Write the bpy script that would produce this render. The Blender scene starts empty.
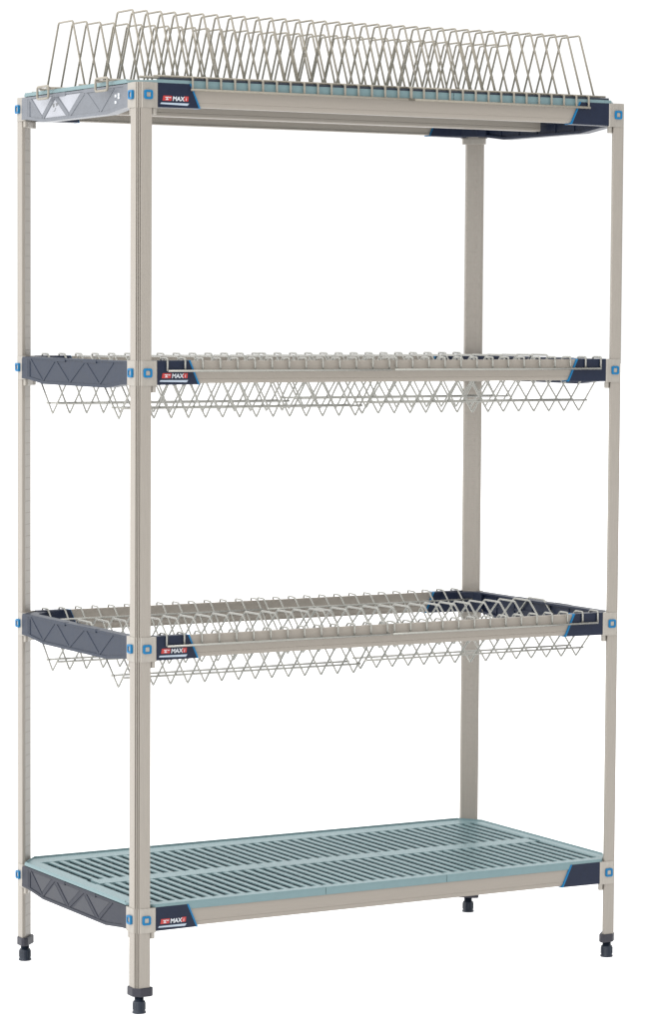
import bpy, bmesh, math
from mathutils import Vector, Matrix

scene = bpy.context.scene
COL = scene.collection

# ---------------------------------------------------------------- materials
def mat(name, rgb, rough=0.5, metal=0.0, spec=0.5, noise=0.04, scale=60.0, stretch=(1, 1, 1), bump=0.0, rough_var=0.06, emit=None, coat=0.0):
    m = bpy.data.materials.new(name); m.use_nodes = True
    nt = m.node_tree; N = nt.nodes; L = nt.links
    b = N['Principled BSDF']
    b.inputs['Metallic'].default_value = metal
    b.inputs['Specular IOR Level'].default_value = spec
    b.inputs['Coat Weight'].default_value = coat
    tc = N.new('ShaderNodeTexCoord'); mp = N.new('ShaderNodeMapping')
    mp.inputs['Scale'].default_value = stretch
    L.new(tc.outputs['Object'], mp.inputs['Vector'])
    nz = N.new('ShaderNodeTexNoise'); nz.inputs['Scale'].default_value = scale
    nz.inputs['Detail'].default_value = 4
    L.new(mp.outputs['Vector'], nz.inputs['Vector'])
    mr = N.new('ShaderNodeMapRange')
    mr.inputs['From Min'].default_value = 0.3; mr.inputs['From Max'].default_value = 0.7
    mr.inputs['To Min'].default_value = 1 - noise; mr.inputs['To Max'].default_value = 1 + noise
    L.new(nz.outputs['Fac'], mr.inputs['Value'])
    vm = N.new('ShaderNodeVectorMath'); vm.operation = 'SCALE'
    vm.inputs[0].default_value = rgb
    L.new(mr.outputs['Result'], vm.inputs['Scale'])
    L.new(vm.outputs['Vector'], b.inputs['Base Color'])
    rr = N.new('ShaderNodeMapRange')
    rr.inputs['To Min'].default_value = max(0.02, rough - rough_var); rr.inputs['To Max'].default_value = min(1, rough + rough_var)
    L.new(nz.outputs['Fac'], rr.inputs['Value']); L.new(rr.outputs['Result'], b.inputs['Roughness'])
    if emit:
        b.inputs['Emission Color'].default_value = (1, 1, 1, 1); b.inputs['Emission Strength'].default_value = emit
    if bump:
        bp = N.new('ShaderNodeBump'); bp.inputs['Strength'].default_value = bump; bp.inputs['Distance'].default_value = 0.0006
        L.new(nz.outputs['Fac'], bp.inputs['Height']); L.new(bp.outputs['Normal'], b.inputs['Normal'])
    return m

M = {
    'post': mat('taupe_epoxy_post', (0.258, 0.234, 0.204), 0.36, spec=0.5, noise=0.045, scale=70, stretch=(6, 6, 0.3), bump=0.25),
    'beam': mat('taupe_epoxy_beam', (0.252, 0.227, 0.196), 0.46, spec=0.4, noise=0.018, scale=90, stretch=(0.3, 6, 6), bump=0.12),
    'tick': mat('post_groove_shade', (0.185, 0.165, 0.145), 0.6),
    'tick_faint': mat('post_faint_groove_shade', (0.268, 0.239, 0.210), 0.6),
    'collar': mat('satin_collar', (0.300, 0.278, 0.246), 0.34, metal=0.35, spec=0.6, noise=0.05, scale=70, stretch=(3, 3, .5), bump=0.15),
    'side_lit': mat('side_lit_plastic', (0.013, 0.020, 0.037), 0.42, spec=0.24, noise=0.10, scale=45, bump=0.3),  # navy plastic made paler, light from the left put into the colour
    'slate_lit': mat('top_lit_plastic', (0.105, 0.115, 0.134), 0.36, spec=0.5, noise=0.09, scale=45, bump=0.3),  # same plastic, lighter still to paint in the brighter top tier
    'slate_dim': mat('dim_lit_plastic', (0.010, 0.013, 0.024), 0.44, spec=0.24, noise=0.10, scale=45, bump=0.3),  # same plastic, darker to paint in the dimmer bottom tier
    'slate_mid': mat('charcoal_plastic_panel', (0.019, 0.022, 0.032), 0.42, spec=0.3, noise=0.12, scale=30, bump=0.3),
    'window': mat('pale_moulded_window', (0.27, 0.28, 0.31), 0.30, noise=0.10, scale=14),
    'mark': mat('grey_moulded_mark', (0.11, 0.115, 0.12), 0.5),
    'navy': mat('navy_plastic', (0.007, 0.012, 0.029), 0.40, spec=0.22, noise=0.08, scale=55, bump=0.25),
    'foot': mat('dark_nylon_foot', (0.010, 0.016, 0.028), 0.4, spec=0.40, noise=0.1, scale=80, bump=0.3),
    'ring': mat('charcoal_foot_ring', (0.022, 0.022, 0.031), 0.45, spec=0.35, noise=0.1, scale=80, bump=0.3),
    'blue': mat('bright_blue_plastic', (0.0006, 0.120, 0.275), 0.38, spec=0.25, noise=0.03),
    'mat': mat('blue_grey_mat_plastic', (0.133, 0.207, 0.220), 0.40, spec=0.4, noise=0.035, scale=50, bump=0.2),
    'matweb_shade': mat('mat_web_slot_shade', (0.024, 0.043, 0.050), 0.5, spec=0.3),  # mat plastic darkened, the slots' shade is painted into the webs
    'wire': mat('taupe_epoxy_wire', (0.225, 0.204, 0.165), 0.4, spec=0.45, noise=0.08, scale=120),
    'wire_pale': mat('pale_epoxy_wire', (0.285, 0.282, 0.258), 0.24, metal=0.5, spec=0.55, noise=0.06, scale=120),
    'red': mat('red_print', (0.34, 0.018, 0.016), 0.4),
    'white': mat('white_print', (0.50, 0.52, 0.55), 0.4),
    'silver': mat('silver_print', (0.34, 0.40, 0.47), 0.35),
    'floor': mat('white_floor_added_glow', (0.55, 0.55, 0.55), 0.9, spec=0.1, noise=0.004, scale=3, emit=0.82),  # glow added to wash out floor shadows, no lamp beneath
}

# ---------------------------------------------------------------- mesh helpers
class MB:
    """collects shapes of one mesh"""
    def __init__(s): s.bm = bmesh.new(); s.mats = []; s.mi = 0
    def use(s, m):
        if m not in s.mats: s.mats.append(m)
        s.mi = s.mats.index(m); return s
    def face(s, vs, smooth=False):
        try: f = s.bm.faces.new(vs)
        except ValueError: return
        f.material_index = s.mi; f.smooth = smooth
    def box(s, x0, x1, y0, y1, z0, z1):
        v = [s.bm.verts.new(p) for p in ((x0,y0,z0),(x1,y0,z0),(x1,y1,z0),(x0,y1,z0),(x0,y0,z1),(x1,y0,z1),(x1,y1,z1),(x0,y1,z1))]
        for f in ((0,3,2,1),(4,5,6,7),(0,1,5,4),(1,2,6,5),(2,3,7,6),(3,0,4,7)): s.face([v[i] for i in f])
        return s
    def prism(s, poly, a, b, axis='z', smooth=False):
        """poly: 2D points; axis z: (x,y); axis y: (x,z); axis x: (y,z)"""
        def P(q, t): return {'z': (q[0],q[1],t), 'y': (q[0],t,q[1]), 'x': (t,q[0],q[1])}[axis]
        A = [s.bm.verts.new(P(q,a)) for q in poly]; B = [s.bm.verts.new(P(q,b)) for q in poly]
        n = len(poly)
        s.face(A[::-1]); s.face(B)
        for i in range(n): s.face([A[i],A[(i+1)%n],B[(i+1)%n],B[i]], smooth)
        return s
    def ring(s, outer, inner, a, b, axis):
        def P(q, t): return {'z': (q[0],q[1],t), 'y': (q[0],t,q[1]), 'x': (t,q[0],q[1])}[axis]
        n = len(outer)
        oa=[s.bm.verts.new(P(q,a)) for q in outer]; ob=[s.bm.verts.new(P(q,b)) for q in outer]
        ia=[s.bm.verts.new(P(q,a)) for q in inner]; ib=[s.bm.verts.new(P(q,b)) for q in inner]
        for i in range(n):
            j=(i+1)%n
            s.face([oa[i],oa[j],ob[j],ob[i]]); s.face([ia[j],ia[i],ib[i],ib[j]])
            s.face([ob[i],ob[j],ib[j],ib[i]]); s.face([oa[j],oa[i],ia[i],ia[j]])
        return s
    def lathe(s, prof, cx=0, cy=0, n=24):
        rings = []
        for r, z in prof:
            rings.append([s.bm.verts.new((cx+r*math.cos(2*math.pi*k/n), cy+r*math.sin(2*math.pi*k/n), z)) for k in range(n)])
        for a, b in zip(rings, rings[1:]):
            for k in range(n): s.face([a[k],a[(k+1)%n],b[(k+1)%n],b[k]], True)
        s.face(rings[0][::-1]); s.face(rings[-1])
        return s
    def tube(s, pts, r, fillet=0.0, closed=False, n=8):
        pts = [Vector(p) for p in pts]
        if fillet > 0 and len(pts) > 2:
            out = []; N = len(pts)
            for i, p in enumerate(pts):
                if not closed and i in (0, N-1): out.append(p); continue
                a = pts[i-1]; b = pts[(i+1) % N]
                da = (a-p); db = (b-p)
                t = min(fillet, da.length*.45, db.length*.45)
                A = p+da.normalized()*t; B = p+db.normalized()*t
                for k in range(5):
                    u = k/4; out.append(A*(1-u)**2+p*2*u*(1-u)+B*u*u)
            pts = out
        N = len(pts); rings = []
        def tan(i):
            if closed: return (pts[(i+1)%N]-pts[i-1]).normalized()
            if i == 0: return (pts[1]-pts[0]).normalized()
            if i == N-1: return (pts[-1]-pts[-2]).normalized()
            return ((pts[i+1]-pts[i]).normalized()+(pts[i]-pts[i-1]).normalized()).normalized()
        t0 = tan(0); up = Vector((0,0,1)) if abs(t0.z) < .9 else Vector((1,0,0))
        nrm = t0.cross(up).normalized()
        for i in range(N):
            t = tan(i); nrm = (nrm-t*nrm.dot(t)).normalized(); bi = t.cross(nrm)
            rings.append([s.bm.verts.new(pts[i]+(nrm*math.cos(2*math.pi*k/n)+bi*math.sin(2*math.pi*k/n))*r) for k in range(n)])
        R = rings+[rings[0]] if closed else rings
        for a, b in zip(R, R[1:]):
            for k in range(n): s.face([a[k],a[(k+1)%n],b[(k+1)%n],b[k]], True)
        if not closed: s.face(rings[0][::-1]); s.face(rings[-1])
        return s
    def build(s, name, material=None, parent=None, loc=(0,0,0), bevel=0.0, mirror=None):
        if mirror: 
            for v in s.bm.verts: v.co = Vector((v.co.x*mirror[0], v.co.y*mirror[1], v.co.z))
        bmesh.ops.recalc_face_normals(s.bm, faces=s.bm.faces[:])
        me = bpy.data.meshes.new(name); s.bm.to_mesh(me); s.bm.free()
        for m in (s.mats or [material]): me.materials.append(m)
        return link(name, me, parent, loc, bevel)

def link(name, me, parent=None, loc=(0,0,0), bevel=0.0):
    o = bpy.data.objects.new(name, me); COL.objects.link(o)
    o.location = loc
    if parent: o.parent = parent
    if bevel:
        b = o.modifiers.new('bevel', 'BEVEL'); b.width = bevel; b.segments = 2; b.limit_method = 'ANGLE'; b.angle_limit = math.radians(35)
        b.harden_normals = False
    return o
def empty(name, loc=(0,0,0), parent=None):
    o = bpy.data.objects.new(name, None); COL.objects.link(o); o.location = loc
    o.empty_display_size = .05
    if parent: o.parent = parent
    return o
def tag(o, label, cat, group=None):
    o['label'] = label; o['category'] = cat
    if group: o['group'] = group
def rrect(w, h, r, n=4, cx=0, cy=0):
    out = []
    for (sx, sy, a0) in ((1,1,0),(-1,1,90),(-1,-1,180),(1,-1,270)):
        for k in range(n+1):
            a = math.radians(a0+90*k/n)
            out.append((cx+sx*(w/2-r)+r*math.cos(a), cy+sy*(h/2-r)+r*math.sin(a)))
    return out

# ---------------------------------------------------------------- dimensions (metres)
HW, D = 0.5825, 0.573           # half distance between post axes, depth between post axes
Z = [1.6737, 1.1159, 0.5561, 0.0]  # frame centre heights, top to bottom
ZF = -0.1915                    # floor
CORN = [(-1, 0), (1, 0), (-1, 1), (1, 1)]   # (x side, back?)
# every corner part is drawn for the front left corner with the outer edge at (0,0), the inside towards +x +y
def corner_xy(sx, bk, inset): return (sx*(HW+inset)+POSDX[(sx, bk)], (D+inset) if bk else -inset)
def mir(sx, bk): return (-sx, -1 if bk else 1)

# ---------------------------------------------------------------- setting
fl = MB().box(-60, 60, -60, 60, -0.02, 0).build('floor', M['floor'], None, (0, 0, ZF))
fl['kind'] = 'structure'

# ---------------------------------------------------------------- shelving unit
unit = empty('shelving_unit', (0, D/2, ZF))
tag(unit, 'tall four-tier beige and navy shelving unit on levelling feet', 'shelving unit')
def W(x, y, z): return (x, y-D/2, z-ZF)   # world -> unit local

# post section (outer edge rounded with two flutes, flat inner diagonal face)
L_, T_ = 0.0320, 0.0075
def fluted(c, e):
    """chamfered, grooved outer edge from (c,-e) to (-e,c)"""
    a = Vector((c, -e)); b = Vector((-e, c)); d = b-a; n = Vector((1, 1)).normalized()
    out = []
    for t, dep in ((0,0),(.10,0),(.13,.0030),(.24,.0030),(.27,0),(.40,-.0006),(.44,.0026),(.56,.0026),(.60,-.0006),(.73,0),(.76,.0030),(.87,.0030),(.90,0),(1,0)):
        p = a+d*t+n*dep; out.append((p.x, p.y))
    return out
def post_section():
    return [(L_, 0.0), (.0225, -.0002)]+fluted(.0086, 0)+[(-.0002, .0225), (0.0, L_), (.0015, L_+.0006), (T_, L_), (L_, T_), (L_+.0006, .0015)]
POSDX = {(-1,0): .0, (-1,1): .003, (1,0): -.005, (1,1): -.0065}
for sx, bk in CORN:
    mb = MB().use(M['post']); mb.prism(post_section(), -0.140, Z[0]+0.0262, 'z')
    mb.use(M['tick_faint' if (sx, bk) == (1, 1) else 'tick'])
    z = -0.115
    k = 0
    while z < Z[0]-.05:     # stamped level marks on the inner diagonal face
        p0 = Vector((T_, L_, 0)); p1 = Vector((L_, T_, 0)); d = (p1-p0); n = Vector((1,1,0)).normalized()
        a = p0+d*.05; b = p0+d*.95
        q = [a-n*.002, b-n*.002, b+n*.0003, a+n*.0003]
        mb.prism([(v.x, v.y) for v in q], z-.0005, z+.0005, 'z')
        if sx == 1 and bk:
            c0 = p0+d*.30; c1 = p0+d*.46
            q = [c0-n*.002, c1-n*.002, c1+n*.0003, c0+n*.0003]
            mb.prism([(v.x, v.y) for v in q], z+.008, z+.016, 'z')
        z += .0254; k += 1
    x, y = corner_xy(sx, bk, 0.0155)
    po = mb.build('post', parent=unit, loc=W(x, y, 0), bevel=.0006, mirror=mir(sx, bk))
    # foot ring + levelling foot, axis near the section's centroid
    rg = MB()
    e = .0065
    e = .0030
    sec = [(L_+.003, -e), (.010, -e), (-e, .010), (-e, L_+.003), (.002, L_+.008), (.012, L_+.005), (L_+.005, .012), (L_+.008, .002)]
    rg.prism(sec, -.1565, -.138, 'z')
    rg.build('foot_collar', M['ring'], po, (0,0,0), bevel=.002, mirror=mir(sx, bk))
    ft = MB().lathe([(.0094,-.1566),(.0094,-.1664),(.0118,-.1666),(.0126,-.1680),(.0126,-.1865),(.0142,-.1890),(.0142,-.1915)], .0145, .0145, 24)
    for k in range(12):
        a = 2*math.pi*k/12
        ft.box(.0145+.0124*math.cos(a)-.0008, .0145+.0124*math.cos(a)+.0008, .0145+.0124*math.sin(a)-.0008, .0145+.0124*math.sin(a)+.0008, -.1845, -.170)
    ft.build('leveling_foot', M['foot'], po, (0,0,0), mirror=mir(sx, bk))

# collar section: wraps the outer corner
def collar_section(e=.0012, L=.0465):
    return [(L-.003, -e), (.030, -e-.0006)]+fluted(.0105, e)+[(-e-.0006, .030), (-e, L-.003), (-e+.003, L), (.002, L), (.006, .041), (.041, .006), (L, .002), (L, -e+.003)]
def collar_mesh(sx, bk):
    return MB().prism(collar_section(), -.0250, .0255, 'z')
def wedge_mesh():
    return MB().prism([(.044,.003),(.044,.009),(.034,.015),(.015,.034),(.009,.044),(.003,.044),(.0005,.038),(.038,.0005)], -.0385, -.0245, 'z')
def button_pair(parent, sx, bk, z):
    x, y = corner_xy(sx, bk, 0.0155)
    off = .0018
    for face in (0, 1):
        o = MB().use(M['blue']); cx = .0228 if face == 0 else (.0175 if bk else .0235)
        h = .0036 if face == 0 else (.0045 if sx < 0 else .0010)
        outer = rrect(.0185, .0185, .0035, 4, cx, .001); inner = rrect(.0100, .0100, .0018, 4, cx, .001)
        ax = 'y' if face == 0 else 'x'
        o.ring(outer, inner, -off+.0015, -off-h, ax)
        o.use(M['collar']); o.prism(rrect(.0102, .0102, .0018, 4, cx, .001), -off+.001, -off-h*.55, ax)
        o.build('release_button', parent=parent, loc=W(x, y, z), bevel=.0007, mirror=mir(sx, bk))

def beam_profile(front):
    # (y, z) section, front beam; outer face at y=-.018, hollow with a ledge inside
    pr = [(-.0120,.0180),(-.0110,.0240),(-.0098,.0252),(.0010,.0252),(.0016,.0246),(.0016,.0004),(.0052,-.0002),(.0062,-.0012),(.0062,-.0035),(.0030,-.0045),(.0030,-.0170),(.0060,-.0180),(.0050,-.0205),
          (-.0098,-.0205),(-.0110,-.0198),(-.0120,-.0165),(-.0120,-.0118),(-.0112,-.0112),(-.0120,-.0106)]
    return pr if front else [(D-y, z) for y, z in pr]

MAT_TOP = .0315
def grid_mat(x0, x1, left_end, right_end, zs):
    """one moulded mat panel between x0 and x1"""
    mb = MB().use(M['mat'])
    yf, yr = -.0140, D+.0140
    bands = ((.012, .246), (.294, .528))
    z0, z1 = .0155, MAT_TOP
    sx0, sx1 = x0, x1
    if left_end:
        mb.prism([(-.597,.036),(-.597,D-.034),(-.5535,yr),(-.5535,bands[1][1]),(-.5655,bands[1][1]),(-.5655,bands[0][0]),(-.5535,bands[0][0]),(-.5535,yf)], .026, z1, 'z')
        mb.box(-.5965, -.594, .040, D-.036, z1-.001, z1+.0025)
        mb.prism([(-.5965, D-.036), (-.5535, D+.0142), (-.5535, D+.0112), (-.594, D-.036)], z1-.001, z1+.0030, 'z')
        sx0 = -.5535
    if right_end:
        mb.prism([(.594,.036),(.594,D-.034),(.5535,yr),(.5535,bands[1][1]),(.5655,bands[1][1]),(.5655,bands[0][0]),(.5535,bands[0][0]),(.5535,yf)], .026, z1, 'z')
        mb.box(.591, .5935, .040, D-.036, z1-.001, z1+.0025)
        mb.prism([(.5935, D-.036), (.5535, D+.0142), (.5535, D+.0112), (.591, D-.036)], z1-.001, z1+.0030, 'z')
        sx1 = .5535
    zi = .0262 if zs > 0 else z0      # underside of the mat inside its skirt
    mb.box(sx0, sx1, yf, yf+.0016, z0, z1); mb.box(sx0, sx1, yf+.0016, bands[0][0], zi, z1)
    mb.box(sx0, sx1, bands[1][1], yr-.0016, zi, z1); mb.box(sx0, sx1, yr-.0016, yr, z0, z1)
    mb.box(sx0, sx1, bands[0][1], bands[1][0], zi, z1)
    mb.box(sx0, sx1, yr-.003, yr+.0004, z1-.001, z1+.0035); mb.box(sx0, sx1, yf-.0004, yf+.0022, z1-.001, z1+.0008)
    # slats run front to back, the slots between them are open
    a = -.5655 if left_end else x0; b = .5655 if right_end else x1
    n = round((b-a)/.0254); p = (b-a)/n
    for y0, y1 in bands:
        mb.use(M['mat'])
        for k in range(n+1):
            c = a+k*p; w = .0054
            l, r = max(a, c-w), min(b, c+w)
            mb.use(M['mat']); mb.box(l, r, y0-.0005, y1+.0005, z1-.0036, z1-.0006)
            mb.use(M['matweb_shade']); mb.box(l+.0005, r-.0005, y0-.0004, y1+.0004, zs, z1-.0036)
        mb.use(M['matweb_shade'])
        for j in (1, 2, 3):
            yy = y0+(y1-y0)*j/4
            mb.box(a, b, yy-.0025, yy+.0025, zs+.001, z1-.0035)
    return mb

def end_frame(side, z, idx):
    """truss relief end frame; drawn at the left, mirrored for the right"""
    mtl = {0: 'slate_lit', 1: 'side_lit', 2: 'side_lit', 3: 'slate_dim'}[idx] if side == -1 else 'navy'
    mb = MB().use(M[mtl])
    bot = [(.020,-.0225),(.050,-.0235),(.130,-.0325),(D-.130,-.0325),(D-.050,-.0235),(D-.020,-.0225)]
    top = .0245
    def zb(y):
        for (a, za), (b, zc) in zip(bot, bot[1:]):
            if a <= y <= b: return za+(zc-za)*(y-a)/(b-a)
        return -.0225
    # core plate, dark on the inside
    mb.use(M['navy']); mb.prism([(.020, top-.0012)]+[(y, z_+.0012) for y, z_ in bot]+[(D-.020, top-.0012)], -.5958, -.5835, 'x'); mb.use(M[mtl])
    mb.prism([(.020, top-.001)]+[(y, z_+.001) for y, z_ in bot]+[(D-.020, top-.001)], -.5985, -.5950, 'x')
    # top flange and bottom rail, both with an inner lip
    mb.box(-.6000, -.5760, .022, D-.022, top-.0045, top)
    mb.prism(bot+[(y, z_+.0065) for y, z_ in bot[::-1]], -.6002, -.5770, 'x')
    mb.box(-.5999, -.5842, .020, .052, -.0222, top-.004); mb.box(-.5999, -.5842, D-.052, D-.020, -.0222, top-.004)
    # diagonals of the truss
    def bar(ya, za, yb, zc, w=.0048):
        d = Vector((yb-ya, zc-za)).normalized(); n = Vector((-d.y, d.x))*w/2
        q = [(ya-n.x, za-n.y), (yb-n.x, zc-n.y), (yb+n.x, zc+n.y), (ya+n.x, za+n.y)]
        mb.prism(q, -.5995, -.5980, 'x')
    T = top-.004
    def Bz(y): return zb(y)+.0060
    mb.prism([(.512, T), (.520, T), (.520, Bz(.52)), (.512, Bz(.512))], -.5998, -.598, 'x')
    zig = [(.512, T), (.447, Bz(.447)), (.383, T), (.313, Bz(.313)), (.236, T), (.166, Bz(.166)), (.100, T)]
    for (a, za), (b, zc) in zip(zig, zig[1:]): bar(a, za, b, zc, .0085 if idx == 0 else .0062)
    mb.use(M['navy'])
    # inner bulkhead ribs
    for yy in (.085, .16, .235, .31, .385, .46): mb.box(-.5842, -.5815, yy, yy+.004, zb(yy)+.003, top-.002)
    mb.box(-.5842, -.5815, .06, D-.06, -.006, -.002)
    # clip tabs of the mat on the top flange
    mb.use(M[mtl])
    mb.box(-.6006, -.590, .330, .392, top-.0075, top+.0006); mb.box(-.6006, -.590, .178, .240, top-.0075, top+.0006)
    if idx in (0, 3) and side == -1:
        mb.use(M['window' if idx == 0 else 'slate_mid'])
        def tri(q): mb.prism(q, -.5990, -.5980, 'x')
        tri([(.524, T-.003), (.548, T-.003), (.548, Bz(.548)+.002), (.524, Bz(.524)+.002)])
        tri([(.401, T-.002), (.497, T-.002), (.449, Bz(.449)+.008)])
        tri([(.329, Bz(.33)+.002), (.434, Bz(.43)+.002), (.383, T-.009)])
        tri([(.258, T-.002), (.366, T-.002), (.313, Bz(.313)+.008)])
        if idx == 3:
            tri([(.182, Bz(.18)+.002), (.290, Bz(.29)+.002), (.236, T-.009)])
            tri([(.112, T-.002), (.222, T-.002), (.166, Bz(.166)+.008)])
    if idx == 0 and side == -1:
        mb.use(M['mark'])
        def mk(q): mb.prism(q, -.5994, -.5984, 'x')
        c = .383
        mk([(c+.013, .0035), (c+.003, .0045), (c+.002, -.0035), (c+.010, -.0045)]); mk([(c-.003, .0045), (c-.015, .004), (c-.014, -.001), (c-.006, -.003)])
        mk([(c-.002, -.005), (c-.005, -.006), (c-.001, -.012), (c+.008, -.0135), (c+.007, -.0115), (c+.001, -.010)])
        mb.use(M['white'])
        for q in ((.088, .003), (.088, -.010), (.074, .005), (.074, -.001)): mb.box(-.6006, -.5955, q[0]-.0035, q[0]+.0035, q[1]-.0028, q[1]+.0028)
    return mb.build('end_frame', parent=shelf, loc=W(.003 if side == -1 else -.006, 0, z), bevel=.0006, mirror=(1 if side == -1 else -1, 1))

SLL = {-1: (-.4780, -.4565), 1: (-.4755, -.4520)}       # slanted end of the navy bracket, top / bottom
shelves = []
for i, z in enumerate(Z):
    shelf = empty('shelf', W(0, D/2, z), unit)
    shelf.location = (0, 0, 0)
    shelves.append(shelf)
    for fr in (True, False):
        mb = MB().prism(beam_profile(fr), -.545, .545, 'x')
        mb.build('beam', M['beam'], shelf, W(0, 0, z), bevel=.0005)
    if i in (0, 3):     # stiffener half way back, under the mat
        MB().prism([(.272,-.0190),(.274,-.0215),(.298,-.0215),(.300,-.0190),(.300,.0090),(.298,.0110),(.274,.0110),(.272,.0090),(.272,-.0120),(.2732,-.0128),(.272,-.0136)], -.572, .560, 'x').build('center_beam', M['beam'], shelf, W(0, 0, z), bevel=.0004)
    for side in (-1, 1): end_frame(side, z, i)
    for sx, bk in CORN:
        x, y = corner_xy(sx, bk, 0.0155)
        loc = W(x, y, z)
        collar_mesh(sx, bk).build('corner_collar', M['collar'], shelf, loc, bevel=.0012, mirror=mir(sx, bk))
        wedge_mesh().build('wedge_sleeve', M['collar'], shelf, loc, bevel=.001, mirror=mir(sx, bk))
        button_pair(shelf, sx, bk, z)
        # navy bracket wrapping the end of the beam, with an inner gusset
        SL0, SL1 = SLL[sx]; X0 = -HW-.0155; Y0 = -.0155
        bt = .0262 if i in (1, 2) else .0258
        mb = MB().use(M['navy'])
        mb.prism([(.044, -.0235), (SL1-X0, -.0228), (SL0-X0, bt), (.044, bt)], .0005, .0246, 'y')
        mb.prism([(.0035, .072), (.0220, .072), (.032, .052), (.062, .030), (.100, .0244), (.100, .018), (.040, .012), (.012, .040)], -.0215, .0240, 'z')
        mb.build('corner_bracket', M['navy'], shelf, loc, bevel=.0012, mirror=mir(sx, bk))
        tr = MB().prism([(SL1-X0-.0032, -.0232), (SL1-X0+.0006, -.0232), (SL0-X0+.0006, bt+.0003), (SL0-X0-.0032, bt+.0003)], .0000, .0242, 'y')
        tr.build('trim_strip', M['blue'], shelf, loc, bevel=.0004, mirror=mir(sx, bk))
    # printed badge on the front left bracket
    yb = -.0155+.0005
    mb = MB().use(M['red'])
    zz = .002
    def pb(q, m, dy=.0006):
        mb.use(M[m]); mb.prism(q, yb+.001, yb-dy, 'y')
    pb([(-.5395,-.0085),(-.5195,-.0085),(-.5180,.0015),(-.5375,.0015)], 'red')
    pb([(-.4915,-.0085),(-.4815,-.0085),(-.4805,.0015),(-.4905,.0015)], 'red')
    pb([(-.5330,-.0070),(-.5312,-.0070),(-.5255,-.0005),(-.5275,-.0005)], 'white', .0010)
    pb([(-.5335,-.0010),(-.5290,-.0010),(-.5290,-.0025),(-.5330,-.0025)], 'white', .0009)
    pb([(-.5305,-.0068),(-.5265,-.0068),(-.5260,-.0052),(-.5300,-.0052)], 'white', .0009)
    pb([(-.5250,-.0028),(-.5205,-.0028),(-.5203,-.0012),(-.5247,-.0012)], 'white', .0009)
    pb([(-.5445,-.0155),(-.4830,-.0170),(-.4795,-.0125),(-.5425,-.0125)], 'silver')
    mb.build('badge', parent=shelf, loc=W(-.0030, 0, z-.0012))
    lb = bmesh.new()
    for body, x, zt, size, xs_, off in (('MAX', -.5172, -.0080, .0122, 1.00, .0003), ('i', -.4877, -.0072, .0100, 1.0, .0001)):
        cu = bpy.data.curves.new('lettering', 'FONT'); cu.body = body; cu.size = size; cu.extrude = .0003; cu.offset = off; cu.shear = .12
        o = bpy.data.objects.new('lettering', cu); COL.objects.link(o)
        bpy.context.view_layer.update()
        me = bpy.data.meshes.new_from_object(o)
        me.transform(Matrix.Translation((x-.0030, yb-.0007, zt-.0012)) @ Matrix.Rotation(math.pi/2, 4, 'X') @ Matrix.Diagonal((xs_, 1, 1, 1)))
        lb.from_mesh(me); bpy.data.objects.remove(o); bpy.data.meshes.remove(me); bpy.data.curves.remove(cu)
    lm = bpy.data.meshes.new('lettering'); lb.to_mesh(lm); lb.free(); lm.materials.append(M['white'])
    link('lettering', lm, shelf, W(0, 0, z))
    if i == 0:
        MB().box(-.548, .548, -.0136, -.0060, MAT_TOP-.0005, MAT_TOP+.0052).build('rim_shade_strip', M['foot'], shelf, W(0, 0, z))  # dark strip added to paint the shade under the rack rail
    if i in (0, 3):
        g = .0006
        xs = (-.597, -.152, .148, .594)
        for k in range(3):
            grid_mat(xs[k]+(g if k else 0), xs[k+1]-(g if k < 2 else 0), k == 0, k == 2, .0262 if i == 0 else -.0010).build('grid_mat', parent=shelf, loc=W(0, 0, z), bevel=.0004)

# ---------------------------------------------------------------- drying racks
def copy_child(o, parent, dx):
    c = o.copy(); COL.objects.link(c); c.parent = parent; c.location = Vector(o.location)+Vector((dx, 0, 0)); return c

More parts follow.
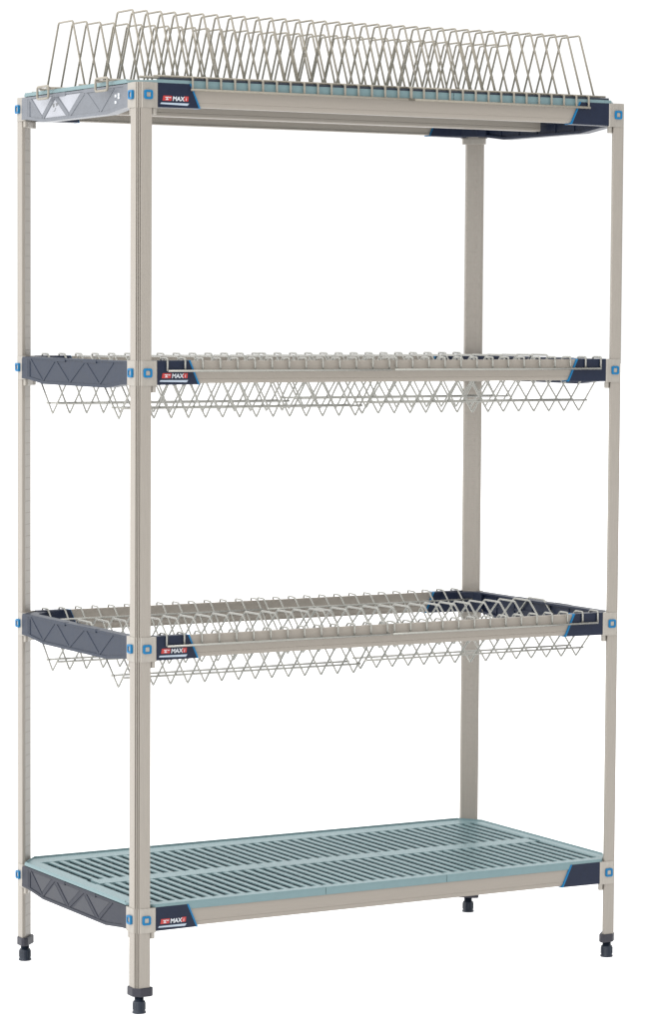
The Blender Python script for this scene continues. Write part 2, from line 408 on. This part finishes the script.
# upright racks on the top shelf: two rows of inverted U wires
zt = Z[0]+.0395; P = .0323
ROWS = (.127, .414)
def top_rack(x_first, outward, n, k0, label):
    """outward = -1: left rack, its outer end at x_first; +1: right rack"""
    root = empty('drying_rack', (x_first, D/2, zt))
    tag(root, label, 'drying rack', 'upright wire racks on the top shelf')
    def Lc(x, y, z): return (x-x_first, y-D/2, z-zt)
    s = -outward
    r = .0022
    x_in = x_first+s*(n-1)*P
    for ri, c in enumerate(ROWS):
        proto = None
        for k in range(n):
            x = x_first+s*k*P
            if proto is None:
                mb = MB().tube([(0,c-.096-D/2,-.001),(0,c-.035-D/2,.1395),(0,c+.035-D/2,.1395),(0,c+.096-D/2,-.001)], r, .0045)
                proto = mb.build('wire_divider', M['wire'], root, (0,0,0))
            else: copy_child(proto, root, s*k*P)
        for dy in (-.096, .096):
            MB().tube([Lc(x_first-s*.014, c+dy, zt-.0002), Lc(x_in+s*.006, c+dy, zt-.0002)], .0028).build('rail', M['wire'], root)
        # end loop hanging over the end frame, carried by two centre rails
        xe = outward*.606
        for dy in (-.026, .026):
            MB().tube([Lc(xe, c+dy, zt-.0030), Lc(x_in+s*.006, c+dy, zt-.0030)], .0025).build('rail', M['wire'], root)
        MB().tube([Lc(xe+outward*.004, c-.028, zt+.001), Lc(xe+outward*.004, c+.028, zt+.001), Lc(xe+outward*.004, c+.028, zt-.0245), Lc(xe+outward*.004, c-.028, zt-.0245)], .0026, .006, closed=True).build('end_loop', M['wire'], root)
    # rungs hooked over the front and rear beams
    for bk in (False, True):
        f = (lambda y: D-y) if bk else (lambda y: y)
        proto = None
        for k in range(k0, n):
            if proto is None:
                proto = MB().tube([(0, f(.031)-D/2, 0), (0, f(-.0185)-D/2, 0), (0, f(-.0185)-D/2, -.0255)], .0023, .003).build('hook', M['wire'], root, (s*(k*P+.0165), 0, 0))
            else: copy_child(proto, root, s*(k-k0)*P)
        MB().tube([Lc(x_first+s*(k0*P+.0130), f(-.0192), zt-.0255), Lc(x_in+s*.0235, f(-.0192), zt-.0255)], .0026).build('hook_rail', M['wire'], root)
        MB().tube([Lc(x_first-s*.002, f(-.008), zt+.0002), Lc(x_in+s*.0235, f(-.008), zt+.0002)], .0022).build('rail', M['wire'], root)
    return root
top_rack(-.557, -1, 19, 2, 'taupe upright wire drying rack on the top shelf, beside the end frame at left')
top_rack(.540, 1, 16, 1, 'taupe upright wire drying rack on the top shelf, at its right end')

# drop-in racks: every wire is one zigzag hooked over the front and rear beams
P2 = .0402
def drop_rack(z, x_first, outward, vb, rz, label, group):
    root = empty('drying_rack', (x_first, D/2, z))
    tag(root, label, 'drying rack', group)
    s = -outward; n = 15; H = D/2
    def prof(hooks):
        a = [(-.0178,.0050),(-.0178,.0300),(.0105,.0300)] if hooks else [(.0305,.0090)]
        half = a+[(.1240, vb),(H-.031,.0300)]
        full = half+[(D-y, zz) for y, zz in half[::-1]]
        return [(0, y-D/2, zz) for y, zz in full]
    end = MB().tube(prof(False), .00215, .0030).build('wire_divider', M['wire_pale'], root)
    proto = None
    for k in range(1, n):
        if proto is None: proto = MB().tube(prof(True), .00215, .0030).build('wire_divider', M['wire_pale'], root, (s*P2, 0, 0))
        else: copy_child(proto, root, s*(k-1)*P2)
    xo = -s*.004; xi = s*((n-1)*P2+.004)
    # cross wires that tie the zigzags together
    t = .10*.0
    def arm(zz, y0, z0, y1, z1): return y0+(y1-y0)*(zz-z0)/(z1-z0)
    for zz, r in ((rz, .0023),):
        for yy in (arm(zz,.0105,.030,.124,vb), arm(zz,.124,vb,H-.031,.030)):
            sg = -1 if yy < .124 else 1
            for q in (yy+sg*.003, D-yy-sg*.003):
                MB().tube([(xo, q-H, zz), (xi, q-H, zz)], r).build('rail', M['wire_pale'], root)
    for q in (.0345, D-.0345):
        MB().tube([(xo, q-H, .008), (xi, q-H, .008)], .0019).build('rail', M['wire_pale'], root)
    for q in (-.0202, D+.0202):
        MB().tube([(s*P2+s*.0005, q-H, .0050), (s*((n-1)*P2+.006), q-H, .0050)], .0024).build('hook_rail', M['wire_pale'], root)
    return root
for z, sag, nm, g in ((Z[1], (-.0965, -.074, -.0925, -.068), 'second', 'drop-in wire racks on the second shelf'), (Z[2], (-.0925, -.0705, -.0845, -.064), 'third', 'drop-in wire racks on the third shelf')):
    drop_rack(z, -.571, -1, sag[0], sag[1], 'pale zigzag wire drying rack in the left half of the %s shelf from the top' % nm, g)
    drop_rack(z, .572, 1, sag[2], sag[3], 'pale zigzag wire drying rack in the right half of the %s shelf from the top' % nm, g)

# ---------------------------------------------------------------- studio light
w = bpy.data.worlds.new('World'); scene.world = w; w.use_nodes = True
nt = w.node_tree; N = nt.nodes; L = nt.links
bg = N['Background']
tc = N.new('ShaderNodeTexCoord'); sp = N.new('ShaderNodeSeparateXYZ'); L.new(tc.outputs['Generated'], sp.inputs[0])
def math_(op, a, b):
    n = N.new('ShaderNodeMath'); n.operation = op
    for k, v in enumerate((a, b)):
        if isinstance(v, (int, float)): n.inputs[k].default_value = v
        else: L.new(v, n.inputs[k])
    return n.outputs[0]
up = math_('MULTIPLY', math_('MAXIMUM', sp.outputs['Z'], 0.0), 1.2)
left = math_('MULTIPLY', math_('POWER', math_('MAXIMUM', math_('MULTIPLY', sp.outputs['X'], -1.0), 0.0), 1.0), 1.35)
cam_side = math_('MULTIPLY', math_('MAXIMUM', math_('MULTIPLY', sp.outputs['Y'], -1.0), 0.0), 0.78)
tot = math_('SUBTRACT', math_('ADD', math_('ADD', up, left), 1.04), cam_side)
L.new(tot, bg.inputs['Strength']); bg.inputs['Color'].default_value = (1, 1, 1, 1)

def area(name, loc, target, size, power, col=(1, .98, .95)):
    l = bpy.data.lights.new(name, 'AREA'); l.energy = power; l.size = size; l.color = col
    o = bpy.data.objects.new(name, l); COL.objects.link(o); o.location = loc
    o.rotation_euler = (Vector(target)-Vector(loc)).to_track_quat('-Z', 'Y').to_euler()
    return o
area('softbox', (-4.2, -1.6, 4.2), (0, .3, .7), 1.6, 70)

# ---------------------------------------------------------------- camera
cd = bpy.data.cameras.new('Camera'); cam = bpy.data.objects.new('Camera', cd); COL.objects.link(cam)
yaw, pit, rol = 0.5184, -0.0668, 0.0061
f = Vector((math.sin(yaw)*math.cos(pit), math.cos(yaw)*math.cos(pit), math.sin(pit)))
r = Vector((math.cos(yaw), -math.sin(yaw), 0)); u = r.cross(f)
r2 = r*math.cos(rol)+u*math.sin(rol); u2 = -r*math.sin(rol)+u*math.cos(rol)
m = Matrix((r2, u2, -f)).transposed().to_4x4(); m.translation = Vector((-3.3287, -5.5625, 1.2541))
cam.matrix_world = m
cd.sensor_fit = 'VERTICAL'; cd.sensor_height = 24; cd.sensor_width = 24
cd.lens = 3065.1/1022*24; cd.clip_end = 300; cd.clip_start = .05
scene.camera = cam
scene.view_settings.view_transform = 'Standard'; scene.view_settings.look = 'None'
scene.view_settings.exposure = 0; scene.view_settings.gamma = 1
